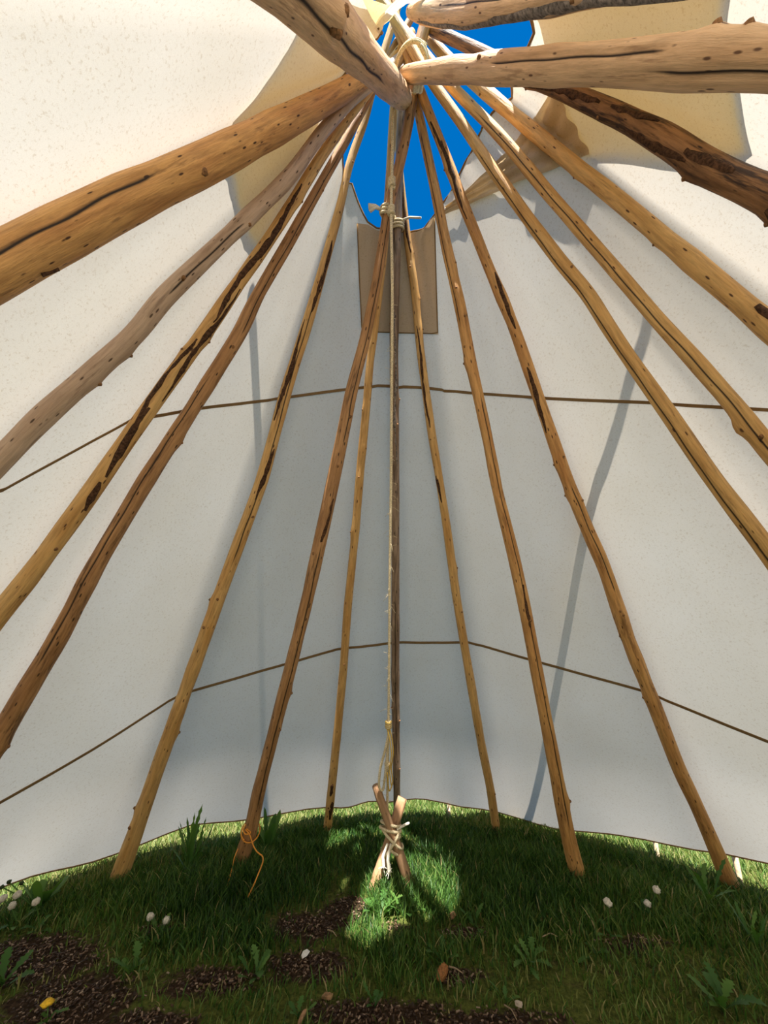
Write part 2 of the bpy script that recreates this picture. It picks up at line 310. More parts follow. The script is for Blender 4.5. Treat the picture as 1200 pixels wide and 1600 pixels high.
def make_pole(k, label, kind, seed, nknot=6, crack=(), bark=(), nick=0.0):
    S = SOLVED[k]; r = np.random.default_rng(seed); L = np.linalg.norm(np.diff(S['pts'], axis=0), axis=1).sum()
    n = int(L / .028); seg = 22 if k in 'NOLMK' else 16
    P, R, t = resample(S['pts'], n, 10, S['rad'])
    R = R * (1 + .032 * np.interp(t, np.linspace(0, L, 40), r.normal(0, 1, 40)) )
    T, N, B = frames(P); a = np.arange(seg) / seg * 2 * math.pi
    A2, T2 = np.meshgrid(a, t)
    rr = np.ones((n, seg)); cr = np.zeros((n, seg))
    rr += .03 * np.sin(2 * A2 + 1.3 * np.sin(t * 1.1)[:, None] + seed) + .02 * np.sin(3 * A2 + t[:, None] * 1.7)
    toward = EYE - P; toward -= T * (toward * T).sum(1)[:, None]; face = np.arctan2((toward * B).sum(1), (toward * N).sum(1))
    knots = []
    for q in range(nknot):
        tk = r.uniform(.25, L - .5); i = int(tk / L * (n - 1)); ak = face[i] + r.uniform(-1.5, 1.5); knots.append((i, ak))
        da = (A2 - ak + math.pi) % (2 * math.pi) - math.pi
        rr += .22 * np.exp(-(da / .5) ** 2 - ((T2 - t[i]) / .035) ** 2)
    for t0, t1, da0, wob in crack:                       # drying cracks: a groove in the wood, dark inside
        ac = face[int((t0 + t1) / 2 * (n - 1))] + da0; j = int(round(((ac % (2 * math.pi)) / (2 * math.pi)) * seg)) % seg
        on = (t > t0 * L) & (t < t1 * L); idx = np.nonzero(on)[0]
        prof = np.clip(np.sin(math.pi * (idx - idx[0]) / max(1, len(idx) - 1)) * 3, 0, 1)
        rr[idx, j] -= .20 * prof
        da = (A2[idx] - a[j] + math.pi) % (2 * math.pi) - math.pi + wob * .6 * np.sin(t[idx] * 5.0 + seed)[:, None]
        A2[idx, j] += wob * .6 * np.sin(t[idx] * 5.0 + seed) + .05 * np.sin(t[idx] * 23 + seed); cr[idx, j] = np.maximum(cr[idx, j], prof)
    V = (P[:, None, :] + (R[:, None] * rr)[:, :, None] * (np.cos(A2)[:, :, None] * N[:, None, :] + np.sin(A2)[:, :, None] * B[:, None, :]))
    grain = np.stack([np.cos(A2) * R[:, None], np.sin(A2) * R[:, None], T2 * .35], -1)
    Fc = [(i * seg + j, i * seg + (j + 1) % seg, (i + 1) * seg + (j + 1) % seg, (i + 1) * seg + j) for i in range(n - 1) for j in range(seg)]
    Fc += [tuple(reversed(range(seg))), tuple((n - 1) * seg + j for j in range(seg))]
    root = thing('tent_pole', label, 'pole', tuple(S['F']), 'tent poles crossing under the smoke hole')
    mesh_obj('shaft', V.reshape(-1, 3), Fc, wood(kind, seed), root, attrs={'grain': ('FLOAT_VECTOR', grain.reshape(-1, 3)), 'crack': ('FLOAT', cr.ravel())})
    for i, ak in knots:                                  # trimmed branch stubs
        d = math.cos(ak) * N[i] + math.sin(ak) * B[i]; p0 = P[i] + d * R[i] * 1.0; q = d * .8 + T[i] * .55
        rk = max(.006, R[i] * .22)
        Pk = np.array([p0 - q * R[i] * .2, p0 + q * R[i] * .12, p0 + q * R[i] * .32, p0 + q * R[i] * .36])
        v, f = tube_data(Pk, np.array([rk * 1.3, rk, rk * .8, rk * .3]), 7); mesh_obj('knot', v, f, M_KNOT, root)
    for t0, t1, da0, wd in bark:                         # patches of bark left on, standing proud of the peeled wood
        m_ = int(min(26, max(5, (t1 - t0) * L / .035))); V2 = []; F2 = []; tt = np.linspace(t0, t1, m_) * L
        for lay in (1.005, 1.07):
            for q, tv in enumerate(tt):
                i = min(n - 1, int(tv / L * (n - 1))); env = (math.sin(math.pi * (q + .3) / (m_ - .4)) ** .6) * wd * (.40 + .85 * r.random())
                c0 = face[i] + da0 + .25 * math.sin(q * .4 + seed) + r.uniform(-.10, .10)
                for e in (-1, -.33, .33, 1):
                    aa = c0 + e * env; jj = (aa % (2 * math.pi)) / (2 * math.pi) * seg; j0 = int(jj) % seg; fr = jj - int(jj)
                    s_ = rr[i, j0] * (1 - fr) + rr[i, (j0 + 1) % seg] * fr
                    lift = lay if abs(e) < .5 or lay < 1.05 else lay - .04
                    V2.append(P[i] + R[i] * s_ * lift * (math.cos(aa) * N[i] + math.sin(aa) * B[i]))
        h = m_ * 4
        for q in range(m_ - 1):
            for e in range(3):
                a0 = q * 4 + e; F2.append((h + a0, h + a0 + 1, h + a0 + 5, h + a0 + 4))
            F2.append((q * 4, h + q * 4, h + q * 4 + 4, q * 4 + 4)); F2.append((q * 4 + 3, q * 4 + 7, h + q * 4 + 7, h + q * 4 + 3))
        F2 += [(0, 1, h + 1, h), (1, 2, h + 2, h + 1), (2, 3, h + 3, h + 2)]
        e0 = (m_ - 1) * 4; F2 += [(e0 + 1, e0, h + e0, h + e0 + 1), (e0 + 2, e0 + 1, h + e0 + 1, h + e0 + 2), (e0 + 3, e0 + 2, h + e0 + 2, h + e0 + 3)]
        mesh_obj('bark_patch', V2, F2, M_GREY_BARK if k in 'MD' else M_BARK, root)
    return root, P, R
POLE_SPEC = [
 ('A', 'honey', 11, 9, [(.35, .75, .3, .2)], [(.46, .52, .3, .35), (.55, .66, -.5, .4), (.67, .75, .4, .5)], 'honey coloured pole footed farthest left, beside the one tied with orange cord'),
 ('B', 'dark', 12, 8, [(.05, .45, .35, .15), (.5, .8, .5, .1)], [(.42, .47, .3, .25)], 'thick dark brown pole with an orange cord tied round its foot'),
 ('C', 'honey', 13, 9, [], [(.03, .06, .2, .5), (.07, .09, -.2, .35)], 'slim honey coloured pole with dark scars near its foot, left of the crossed stakes'),
 ('D', 'weather', 14, 9, [(.1, .4, .2, .1)], [(.55, .75, .2, .3)], 'grey weathered lift pole standing straight up behind the crossed stakes'),
 ('E', 'honey', 15, 9, [], [(.50, .54, -.4, .4), (.60, .72, -.3, .3), (.8, .9, .2, .4)], 'slim honey coloured pole with its foot first right of the crossed stakes'),
 ('F', 'amber', 16, 8, [(.02, .62, .35, .15), (.62, .86, -.5, .1)], [(.3, .36, .6, .25)], 'cracked brown pole with its foot second right of the crossed stakes'),
 ('G', 'amber', 17, 9, [(.35, .5, .2, .1)], [(.55, .62, -.3, .35), (.66, .72, .4, .4), (.78, .88, -.2, .35)], 'amber pole whose foot stands farthest right, at the hem among dandelions'),
 ('H', 'honey', 18, 8, [(.3, .85, -.5, .1)], [], 'smooth honey coloured pole running off the right edge lowest of the right hand poles'),
 ('I', 'honey', 19, 8, [(.35, .9, -.2, .1)], [], 'honey coloured pole with one long crack, second lowest off the right edge'),
 ('J', 'honey', 20, 7, [], [(.53, .56, .5, .7)], 'honey coloured pole with a big dark branch scar, third lowest off the right edge'),
 ('K', 'burnt', 21, 9, [(.4, .6, .4, .1)], [(.56, .60, -.5, .4), (.57, .605, .6, .5), (.63, .67, .3, .35), (.66, .72, -.5, .3), (.70, .74, .7, .35), (.75, .82, .2, .4), (.8, .86, -.4, .4)], 'dark pole with rough bark and a gnarled swelling, upper right below the level pole'),
 ('L', 'pale', 22, 6, [(.3, .72, -.5, .08), (.66, .85, .3, .08)], [], 'thick pale pole running level to the right edge in the upper right'),
 ('M', 'pale', 23, 4, [(.4, .95, .5, .1)], [(.60, .97, -1.0, .45)], 'pale pole with a weathered grey underside, its blunt tip at the top edge'),
 ('N', 'pale', 24, 5, [(.3, .93, .25, .12)], [], 'thickest pale pole with a deep crack, coming from the top edge down to the crossing'),
 ('O', 'amber', 25, 5, [(.3, .70, -.55, .1)], [(.56, .575, .95, .14)], 'thick smooth amber pole, uppermost of those off the left edge'),
 ('P', 'grey', 26, 8, [(.6, .72, .2, .1)], [], 'pinkish grey pole, second from the top off the left edge'),
 ('Q', 'honey', 27, 8, [], [(.43, .455, .3, .35), (.46, .53, .1, .4), (.50, .60, -.5, .3), (.54, .66, .6, .35), (.62, .78, 0, .45)], 'yellow pole with strips of dark bark on its upper half, third off the left edge'),
 ('R', 'dark', 28, 7, [(.25, .6, -.3, .1), (.6, .85, .2, .1)], [], 'dark brown cracked pole, lowest of those off the left edge'),
]
for k_, kind_, seed_, nk_, cr_, bk_, lb_ in POLE_SPEC:
    make_pole(k_, lb_, kind_, seed_, nk_, cr_, bk_)


# ---------------------------------------------------------------- the cover
def dirv(a): a = np.radians(a); return np.stack([np.sin(a), np.cos(a)], -1)
RIBS = []                                          # lines on which the canvas lies over a pole
for k in 'CAEGHIJKLNOPQRD':
    v_ = SOLVED[k]['F'][:2] - CEN; RIBS.append((math.degrees(math.atan2(*v_)) % 360, math.hypot(*v_) + .07))
RIBS += [(155, RAD + .07), (180, RAD + .07), (230, RAD + .07)]
RIBS.sort(); NR = len(RIBS)
BASE = np.array([np.r_[CEN + dirv(a) * r, 0] for a, r in RIBS]); TOP = np.array([np.r_[AX + dirv(a) * RT, ZT] for a, r in RIBS])
def clear_poles():
    """let the canvas lie over the outermost poles: move its rib lines out wherever a pole would poke through"""
    for _ in range(60):
        worst = 0
        for k, S in SOLVED.items():
            if k in 'BF': continue
            Q, rq, _t = resample(S['pts'], 60, 3, S['rad'])
            for q, r in zip(Q, rq):
                t = q[2] / ZT
                if t < 0.01 or t > .93: continue
                ring = BASE * (1 - t) + TOP * t; A_, B_ = ring[:, :2], np.roll(ring[:, :2], -1, 0); e = B_ - A_; L = np.linalg.norm(e, axis=1)[:, None]; nrm = np.c_[-e[:, 1], e[:, 0]] / L
                ctr = CEN * (1 - t) + AX * t; nrm *= np.sign(((A_ + B_) / 2 - ctr) @ np.array([1., 0]) * nrm[:, 0] + ((A_ + B_) / 2 - ctr)[:, 1] * nrm[:, 1])[:, None]
                along = ((q[:2] - A_) * e).sum(1) / (L[:, 0] ** 2); inside = ((A_ - q[:2]) * nrm).sum(1)
                ok = (along > -.05) & (along < 1.05) & (((q[:2] - ctr) * nrm).sum(1) > 0)
                if not ok.any(): continue
                j = np.nonzero(ok)[0][np.argmin(inside[ok])]; need = r * 1.12 + .014 - inside[j]
                if need > 0:
                    worst = max(worst, need); u = min(max(along[j], 0), 1)
                    for m, wu in ((j, 1 - u), ((j + 1) % NR, u)):
                        d = np.r_[dirv(RIBS[m][0]), 0] * need * .6 * (.3 + wu)
                        BASE[m] += d * (1 - t); TOP[m] += d * t
        if worst < .002: break
    print('cover clearance left', worst); print(np.round(np.c_[[r[0] for r in RIBS], np.linalg.norm(BASE[:, :2] - CEN, axis=1), np.linalg.norm(TOP[:, :2] - AX, axis=1)], 2).tolist())
clear_poles()
def cone(s, t):
    s = np.asarray(s, float) % NR; t = np.asarray(t, float)
    i = np.floor(s).astype(int) % NR; j = (i + 1) % NR; u = (s - np.floor(s))[..., None]; t = t[..., None]
    return (BASE[i] * (1 - u) + BASE[j] * u) * (1 - t) + (TOP[i] * (1 - u) + TOP[j] * u) * t
def cone_n(s, t):
    e = 1e-3; s = np.asarray(s, float)
    n1 = np.cross(cone(s + .05, t) - cone(s - .05, t), cone(s, np.asarray(t) + e) - cone(s, np.asarray(t) - e))
    n1 /= np.linalg.norm(n1, axis=-1)[..., None]
    out = cone(s, t) - np.array([AX[0], AX[1], 0]); sg = np.sign((n1[..., :2] * out[..., :2]).sum(-1))[..., None]; return n1 * sg
def hit(x, y):
    """where the line of sight through a pixel of the photograph meets the canvas cone: s (rib), t (height), point"""
    r = ray(x, y); I = np.arange(NR); J = (I + 1) % NR; u = np.full(NR, .5); t = np.full(NR, .5); d = np.full(NR, 3.)
    for _ in range(25):
        U, T_ = u[:, None], t[:, None]; b = BASE[I] * (1 - U) + BASE[J] * U; tp = TOP[I] * (1 - U) + TOP[J] * U
        P = b * (1 - T_) + tp * T_; du = (BASE[J] - BASE[I]) * (1 - T_) + (TOP[J] - TOP[I]) * T_; dt = tp - b
        e = P - (EYE + r * d[:, None]); A = np.stack([du, dt, np.broadcast_to(-r, du.shape)], -1) + np.eye(3) * 1e-9
        q = np.linalg.solve(A, -e[..., None])[..., 0]
        u = u + np.clip(q[:, 0], -.5, .5); t = t + np.clip(q[:, 1], -.5, .5); d = d + np.clip(q[:, 2], -2, 2)
    ok = (np.linalg.norm(e, axis=1) < 1e-3) & (u > -.002) & (u < 1.002) & (t > -.2) & (t < 1.2) & (d > 0)
    if not ok.any(): return None
    k = np.nonzero(ok)[0][np.argmin(d[ok])]; return k + min(max(u[k], 0), .9999), t[k]
EDGE = [(0, 1400), (180, 1342), (300, 1300), (430, 1279), (510, 1271), (580, 1261), (640, 1256), (700, 1260), (775, 1278), (870, 1301), (1000, 1321), (1200, 1360)]
eb = sorted((h[0] if h[0] > 10 else h[0] + NR, h[1]) for h in (hit(*q) for q in EDGE))
EB_S = [eb[0][0] - 2] + [e[0] for e in eb] + [eb[-1][0] + 2]; EB_T = [.03] + [e[1] for e in eb] + [.03]
def wrap(s, s0): s = np.asarray(s, float) % NR; return np.where(s < s0, s + NR, s)
def t_bot(s): return np.interp(wrap(s, 10.), EB_S, EB_T)
HOLE_PX = [(668, 350), (690, 322), (720, 268), (745, 225), (772, 175), (800, 125), (820, 82), (835, 50), (828, 20), (822, 0)]
HOLE_PX2 = [(598, 52), (554, 100), (521, 139), (503, 165), (515, 190), (535, 245), (550, 288), (573, 347), (590, 357), (622, 362), (650, 362)]
hp = [hit(*q) for q in HOLE_PX]; hp2 = [hit(*q) for q in HOLE_PX2]; print('hole', [(round(float(a), 2), round(float(b), 3)) for a, b in hp + hp2])
HOLE = [((a if a < 16 else a - NR), b) for a, b in hp]
HOLE += [(6.6, .84), (7.0, .848), (7.4, .845), (7.8, .825), (8.2, .815), (8.6, .83), (9.0, .885), (9.25, .96)] + [(a if a > 5 else a + NR, b) for a, b in hp2]
HOLE.sort(); HOLE.append((HOLE[0][0] + NR, HOLE[0][1])); HS0 = HOLE[0][0]
def t_top(s): return np.interp(wrap(s, HS0), [h[0] for h in HOLE], [h[1] for h in HOLE])
up = lambda h: (h[0] if h[0] > 10 else h[0] + NR, h[1])
dense = lambda pts: [(x, float(np.interp(x, *zip(*pts)))) for x in np.linspace(pts[0][0], pts[-1][0], 60)]
lo_ = sorted(up(hit(*q)) for q in dense(((0, 1253), (140, 1172), (280, 1085), (400, 1049), (530, 1013), (620, 1003), (735, 1003), (820, 1027), (1000, 1077), (1200, 1157))))
hi_ = sorted(up(hit(*q)) for q in dense(((0, 765), (100, 710), (205, 655), (320, 636), (435, 623), (530, 610), (590, 603), (660, 606), (735, 614), (850, 622), (1000, 628), (1200, 640))))
SEAM_LO = [(10, .05), (12.5, .06), (13.3, .09)] + lo_ + [(20.5, .13), (22, .07), (28, .05)]
SEAM_HI = [(11.2, .36)] + hi_ + [(22.5, .45), (23.5, .36), (25, .28), (26, .25), (28.5, .29), (29.2, .36)]
def seam_lo(s): return np.maximum(np.interp(wrap(s, 10.), *zip(*SEAM_LO)), t_bot(s) + .02)
def seam_hi(s): return np.interp(wrap(s, 11.2), *zip(*SEAM_HI))
PEG_S = []
def cover(s, t, off=0.0):
    """the hanging canvas: cone + flare of the pegged hem + slack and wrinkles"""
    s = np.asarray(s, float); t = np.asarray(t, float); P = cone(s, t); n = cone_n(s, t)
    f = np.clip((.13 - (t - t_bot(s))) / .13, 0, 1) ** 1.6 * (.10 + .035 * np.cos(2 * math.pi * s * 1.5 + .6))
    u = s - np.floor(s)
    w = -.010 * np.sin(math.pi * u) * np.sin(math.pi * np.clip(t, 0, 1))                # facets are pulled slightly in between the poles
    x = P[..., 0] * 3 + P[..., 1] * 2
    w = w + .0012 * np.sin(s * 7.1 + 2.2 * np.sin(t * 6)) + .0008 * np.sin(s * 19 + t * 9)
    k = np.clip(1 - np.abs(t_top(s) - t) / .10, 0, 1)
    w = w + .003 * k * np.sin(s * 13 + t * 30) + .002 * k * np.sin(s * 9 - t * 60)
    nh = n * np.array([1, 1, 0]); nh /= np.linalg.norm(nh, axis=-1)[..., None] + 1e-9
    return P + n * (w + off)[..., None] + nh * f[..., None]
tipi = thing('tipi_cover', 'cream canvas tipi cover stretched over the poles, smoke hole open to the sky', 'canvas', (CEN[0], CEN[1], 0))
SS = np.unique(np.round(np.r_[np.arange(0, NR, .1), [h[0] % NR for h in HOLE]], 4))
def sheet(name, lo, hi, rows, mat):
    S2 = np.r_[SS, SS[0] + NR]; m = len(SS); tt = np.linspace(0, 1, rows)
    V = np.concatenate([cover(S2[:-1], lo(S2[:-1]) * (1 - q) + hi(S2[:-1]) * q) for q in tt])
    Fc = [(a * m + i, a * m + (i + 1) % m, (a + 1) * m + (i + 1) % m, (a + 1) * m + i) for a in range(rows - 1) for i in range(m)]
    return mesh_obj(name, V, Fc, mat, tipi)
sheet('canvas_panel', t_bot, seam_lo, 16, M_CANVAS)
sheet('canvas_panel', seam_lo, seam_hi, 26, M_CANVAS)
sheet('canvas_panel', seam_hi, t_top, 36, M_CANVAS)
def tape(name, fn, s0, s1, half, mat):
    S2 = np.arange(s0, s1, .04); t = fn(S2); q = [cover(S2, t + dt, of) for dt, of in ((-half, -.002), (half, -.002), (half, -.007), (-half, -.007))]
    V = np.stack(q, 1).reshape(-1, 3); n = len(S2)
    Fc = [(4 * i + a, 4 * i + (a + 1) % 4, 4 * i + 4 + (a + 1) % 4, 4 * i + 4 + a) for i in range(n - 1) for a in range(4)] + [(3, 2, 1, 0), (4 * n - 4, 4 * n - 3, 4 * n - 2, 4 * n - 1)]
    return mesh_obj(name, V, Fc, mat, tipi, smooth=False)
tape('seam_tape', seam_lo, 13.4, 20.6, .0018, M_SEAM)
tape('seam_tape', seam_hi, 11.4, 22.6, .0019, M_SEAM)
Sh = np.arange(0, NR, .1); Hm = cover(Sh, t_bot(Sh)); Hm = np.r_[Hm, Hm[:1]]
tubes('hem_cord', [(Hm, .006)], M_SEAM, tipi, 6)
Sh = np.arange(9.3, 8.9 + NR, .1); tubes('hole_hem', [(cover(Sh, t_top(Sh)), .006)], M_SEAM, tipi, 6)

# the corner of the left flap drawn across to the crossing, above the front of the smoke hole
Sv = np.linspace(7.36, 9.45, 26); tv = np.interp(Sv, [7.36, 7.84, 9.39, 9.45], [.922, .955, .990, .992]); lv = np.interp(Sv, [7.36, 7.6, 9.0, 9.45], [.915, .928, .962, .965])
Vv = np.concatenate([cover(Sv, lv * (1 - q) + tv * q, .012 * math.sin(9 * q)) for q in np.linspace(0, 1, 9)])
mesh_obj('flap_corner', Vv, [(a * 26 + i, a * 26 + i + 1, a * 26 + 27 + i, a * 26 + 26 + i) for a in range(8) for i in range(25)], M_CANVAS, tipi)

def px_sheet(name, outer, inner, nu, nv, mat, off, pleat=None, thick=0.0):
    """a second layer of canvas on the cover, between two outlines"""
    o_, i_ = np.array(outer, float), np.array(inner, float); k = np.linspace(0, len(o_) - 1, nu); idx = np.arange(len(o_))
    O2 = np.stack([np.interp(k, idx, o_[:, c]) for c in (0, 1)], 1); I2 = np.stack([np.interp(k, idx, i_[:, c]) for c in (0, 1)], 1)
    S, T_ = np.zeros((nu, nv)), np.zeros((nu, nv)); last = (0, .9)
    for a in range(nu):
        for b in range(nv):
            w = b / (nv - 1); h = hit(*(O2[a] * (1 - w) + I2[a] * w)); last = h or last; S[a, b], T_[a, b] = last
    ofs = np.full((nu, nv), float(off))
    if pleat is not None: ofs = ofs + pleat(np.linspace(0, 1, nu)[:, None], np.linspace(0, 1, nv)[None, :])
    V = cover(S, T_, ofs).reshape(-1, 3)
    Fc = [(a * nv + b, (a + 1) * nv + b, (a + 1) * nv + b + 1, a * nv + b + 1) for a in range(nu - 1) for b in range(nv - 1)]
    return mesh_obj(name, V, Fc, mat, tipi)
pl = lambda amp, fr: (lambda u, v: amp * np.sin(u * fr + 2.5 * np.sin(v * 4)) * (.4 + .6 * v))
px_sheet('smoke_flap', [(408, 388), (385, 362), (369, 300), (362, 262), (335, 225), (400, 150), (470, 50), (512, -8), (552, 2), (605, 24), (638, 12)],
         [(500, 210), (503, 185), (505, 172), (507, 166), (508, 158), (520, 140), (544, 108), (570, 80), (596, 54), (620, 35), (642, 13)], 44, 14, M_FLAP, .03, pl(.008, 30))
px_sheet('smoke_flap', [(1128, -70), (1128, 0), (1125, 60), (1150, 130), (1165, 240), (1100, 255), (960, 238), (900, 247), (800, 292), (740, 318), (692, 338)],
         [(812, -50), (824, 0), (830, 20), (850, 85), (858, 120), (855, 145), (845, 175), (830, 195), (800, 232), (760, 270), (700, 322)], 44, 14, M_FLAP, .03, pl(.008, 34))
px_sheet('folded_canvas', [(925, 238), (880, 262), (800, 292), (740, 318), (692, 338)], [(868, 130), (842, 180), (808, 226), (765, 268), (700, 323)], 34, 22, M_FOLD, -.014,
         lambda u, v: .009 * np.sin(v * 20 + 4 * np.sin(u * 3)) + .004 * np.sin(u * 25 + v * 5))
px_sheet('reinforcement_patch', [(557, 350), (575, 353), (590, 361), (622, 365), (650, 365), (668, 354), (681, 338)],
         [(564, 520), (582, 520), (602, 521), (624, 522), (645, 522), (666, 523), (686, 523)], 20, 18, M_PATCH, -.008)
# stitched border of the patch
pb = [cover(*hit(x, y), -.012) for x, y in [(558, 352), (561, 440), (565, 519), (625, 521), (685, 522), (683, 430), (681, 342)]]
tubes('patch_hem', [(resample(pb, 40), .004)], M_SEAM, tipi, 5)

# ---------------------------------------------------------------- ropes and cords
def strand_ends(P, n, ln, seed, rad=.0016):
    r = np.random.default_rng(seed); out = []
    for _ in range(n):
        i = r.integers(1, len(P) - 1); d = r.normal(0, 1, 3); d /= np.linalg.norm(d); L = ln * r.uniform(.4, 1)
        out.append((np.array([P[i], P[i] + d * L * .5, P[i] + d * L + np.array([0, 0, -.2 * L])]), rad))
    return out
def coil(c, ax, R, turns, pitch, n=40, squash=1.0, ref=(0, 0, 1)):
    ax = np.asarray(ax, float); ax /= np.linalg.norm(ax); u = np.cross(ax, ref); u /= np.linalg.norm(u); w = np.cross(ax, u)
    a = np.linspace(0, turns * 2 * math.pi, n)
    return np.asarray(c) + R * (np.cos(a)[:, None] * u + squash * np.sin(a)[:, None] * w) + np.linspace(-.5, .5, n)[:, None] * pitch * turns * ax
def pole_at(k, yp):
    """axis point, direction and radius of a pole where it passes a height in the photograph"""
    px = sorted(POLES[k]['px'], key=lambda p: p[1]); S = SOLVED[k]; x = np.interp(yp, [p[1] for p in px], [p[0] for p in px]); w = np.interp(yp, [p[1] for p in px], [p[2] for p in px])
    D = S['u']; so = np.linalg.lstsq(np.c_[ray(x, yp), -D], S['F'] - EYE, rcond=None)[0]; p = EYE + ray(x, yp) * so[0]
    return p, D, w / 2 * ((p - EYE) @ FWD) / F_PX
# lashing round the crossing
pB, dB, rB = pole_at('B', 118)
t_ = thing('lashing_rope', 'hemp rope lashing wrapped round the poles where they cross', 'rope', tuple(pB))
pL, dL, rL = pole_at('L', 111)
c1 = coil(pB + dB * .10, dB, rB + .016, 2.3, .022, 70)
c2 = coil((EYE + ray(642, 108) * 3.12), (0.2, .1, 1), .10, 2.2, .02, 80, .8)
tubes('rope_turns', [(c1, .010), (c2, .010)], M_ROPE, t_)
k1 = EYE + ray(654, 132) * 2.98
tubes('rope_knot', [(coil(k1, (1, .2, .1), .022, 3, .016, 40), .011)], M_ROPE_WHITE, t_)
# anchor rope hanging from the crossing down to the stakes
ar = [EYE + ray(x, y) * d for x, y, d in ((622, 140, 3.05),)]
P0 = ar[0]; P1 = on_plane_y(606, 1268, 2.98)
px_line = [(614, 170), (613, 230), (612, 283), (611, 333), (613, 450), (612, 600), (611, 750), (609, 900), (608, 1050), (607, 1130), (606, 1200), (605, 1268)]
pts = [P0]
for x, y in px_line:
    D = P1 - P0; so = np.linalg.lstsq(np.c_[ray(x, y), -D], P0 - EYE, rcond=None)[0]; pts.append(EYE + ray(x, y) * so[0])
AR = resample(pts, 120, 1)
anchor = thing('anchor_rope', 'fraying hemp anchor rope hanging from the pole crossing down to the crossed stakes', 'rope', tuple(P1))
tubes('rope_strand', [(AR, .0085)], M_ROPE, anchor)
tubes('frayed_fibre', strand_ends(AR[30:], 90, .06, 3, .0011), M_ROPE, anchor, 4)
ai = lambda y: AR[np.argmin([abs(y - (800 - F_PX * ((p - EYE) @ np.array([0, -math.sin(PITCH), math.cos(PITCH)])) / ((p - EYE) @ FWD))) for p in AR])]
for yk in (283, 333, 1135, 1200): tubes('rope_knot', [(coil(ai(yk), (AR[60] - AR[50]), .014, 3, .014, 36), .009)], M_ROPE, anchor)
lo = ai(1190); sl = .28
lp = np.array([ai(1150), ai(1172) + np.array([-.02, -.02, 0]), ai(1200) + np.array([-.05, -.03, 0]), ai(1232) + np.array([-.06, -.03, 0]), ai(1240) + np.array([-.03, -.03, 0]), ai(1205) + np.array([-.015, -.03, 0]), ai(1165)])
tubes('rope_loop', [(resample(lp, 40, 4), .008)], M_ROPE, anchor)
ycord = np.array([ai(1130), ai(1150) + np.array([.02, -.02, 0]), ai(1175) + np.array([.035, -.03, 0]), ai(1200) + np.array([.02, -.03, 0]), ai(1222) + np.array([.035, -.03, 0]), ai(1240) + np.array([.01, -.03, 0]), ai(1205) + np.array([-.005, -.03, 0])])
yc = thing('yellow_cord', 'thin yellow cord knotted round the lower end of the hanging rope', 'cord', tuple(ycord[0]))
tubes('cord_strand', [(resample(ycord, 40, 3), .004), (resample(ycord[:5] + np.array([-.012, -.006, -.01]), 30, 3), .004)], M_YELLOW, yc)
tubes('cord_knot', [(coil(ai(1133), AR[60] - AR[50], .017, 4, .012, 50), .0055)], M_YELLOW, yc)
# rope tying the top of the lift pole
pD, dD, rD = pole_at('B', 333)
tie = thing('tie_rope', 'short rope tie hitched round the pole below the smoke hole with a frayed white end', 'rope', tuple(pD))
tubes('rope_turns', [(coil(pD, dD, rD + .012, 2.2, .02, 50), .008)], M_ROPE, tie)
e0 = pD + np.array([-rD - .01, -.02, 0]); tubes('frayed_end', [(np.array([e0, e0 + [-.03, -.01, .008], e0 + [-.07, -.01, .004]]), np.array([.009, .012, .018])), (np.array([e0, e0 + [-.03, -.015, -.01], e0 + [-.06, -.01, -.03]]), np.array([.008, .009, .011]))], M_ROPE_WHITE, tie)
pT, dT, rT = pole_at('D', 352)
tie2 = thing('tie_rope', 'white rope binding the grey lift pole to the canvas edge above the tan patch', 'rope', tuple(pT))
tubes('rope_turns', [(coil(pT, dT, rT + .010, 3.2, .018, 60), .008)], M_ROPE, tie2)
tubes('rope_tail', [(np.array([pT + [.03, -.03, 0], pT + [.08, -.035, .02], pT + [.15, -.05, -.01]]), .007)], M_ROPE_WHITE, tie2)

# ---------------------------------------------------------------- anchor stakes
def stake(label, top, bot, Y0, Y1, w0, w1, seed):
    a = on_plane_y(*top, Y1); b = on_ground(*bot); b = b + (b - a) * .06
    P = resample([b, (a + b) / 2 + np.array([.006, 0, 0]), a], 26, 2); T, N, B = frames(P); seg = 10; r = np.random.default_rng(seed)
    prof = np.array([1, .92, .62, .9, 1.02, .96, .7, .58, .72, .95]); al = np.linspace(0, 2 * math.pi, seg, endpoint=False)
    R = np.linspace(w0, w1, 26); R = R * (1 + .03 * r.normal(0, 1, 26)); R[-1] *= .93
    A2 = al[None, :] + .3 * np.linspace(0, 1, 26)[:, None]
    V = P[:, None, :] + (R[:, None] * prof[None, :])[:, :, None] * (np.cos(A2)[:, :, None] * N[:, None, :] + np.sin(A2)[:, :, None] * B[:, None, :])
    grain = np.stack([np.cos(A2) * .04, np.sin(A2) * .04, np.linspace(0, .2, 26)[:, None] + 0 * A2], -1)
    Fc = [(i * seg + j, i * seg + (j + 1) % seg, (i + 1) * seg + (j + 1) % seg, (i + 1) * seg + j) for i in range(25) for j in range(seg)] + [tuple(reversed(range(seg))), tuple(25 * seg + j for j in range(seg))]
    o = thing('anchor_stake', label, 'stake', tuple(b))
    mesh_obj('shaft', V.reshape(-1, 3), Fc, M_STAKE, o, attrs={'grain': ('FLOAT_VECTOR', grain.reshape(-1, 3))}); return P
s1 = stake('brown split stake leaning up to the left, in front of the other', (586, 1228), (638, 1380), 3.0, 2.93, .043, .038, 1)
s2 = stake('brown split stake leaning up to the right, with a splayed top behind the other', (628, 1246), (584, 1384), 3.05, 3.06, .044, .05, 2)
xk = (s1[13] + s2[13]) / 2
xr = thing('stake_lashing', 'pale rope lashed round the crossed stakes in the sunlit grass', 'rope', tuple(xk))
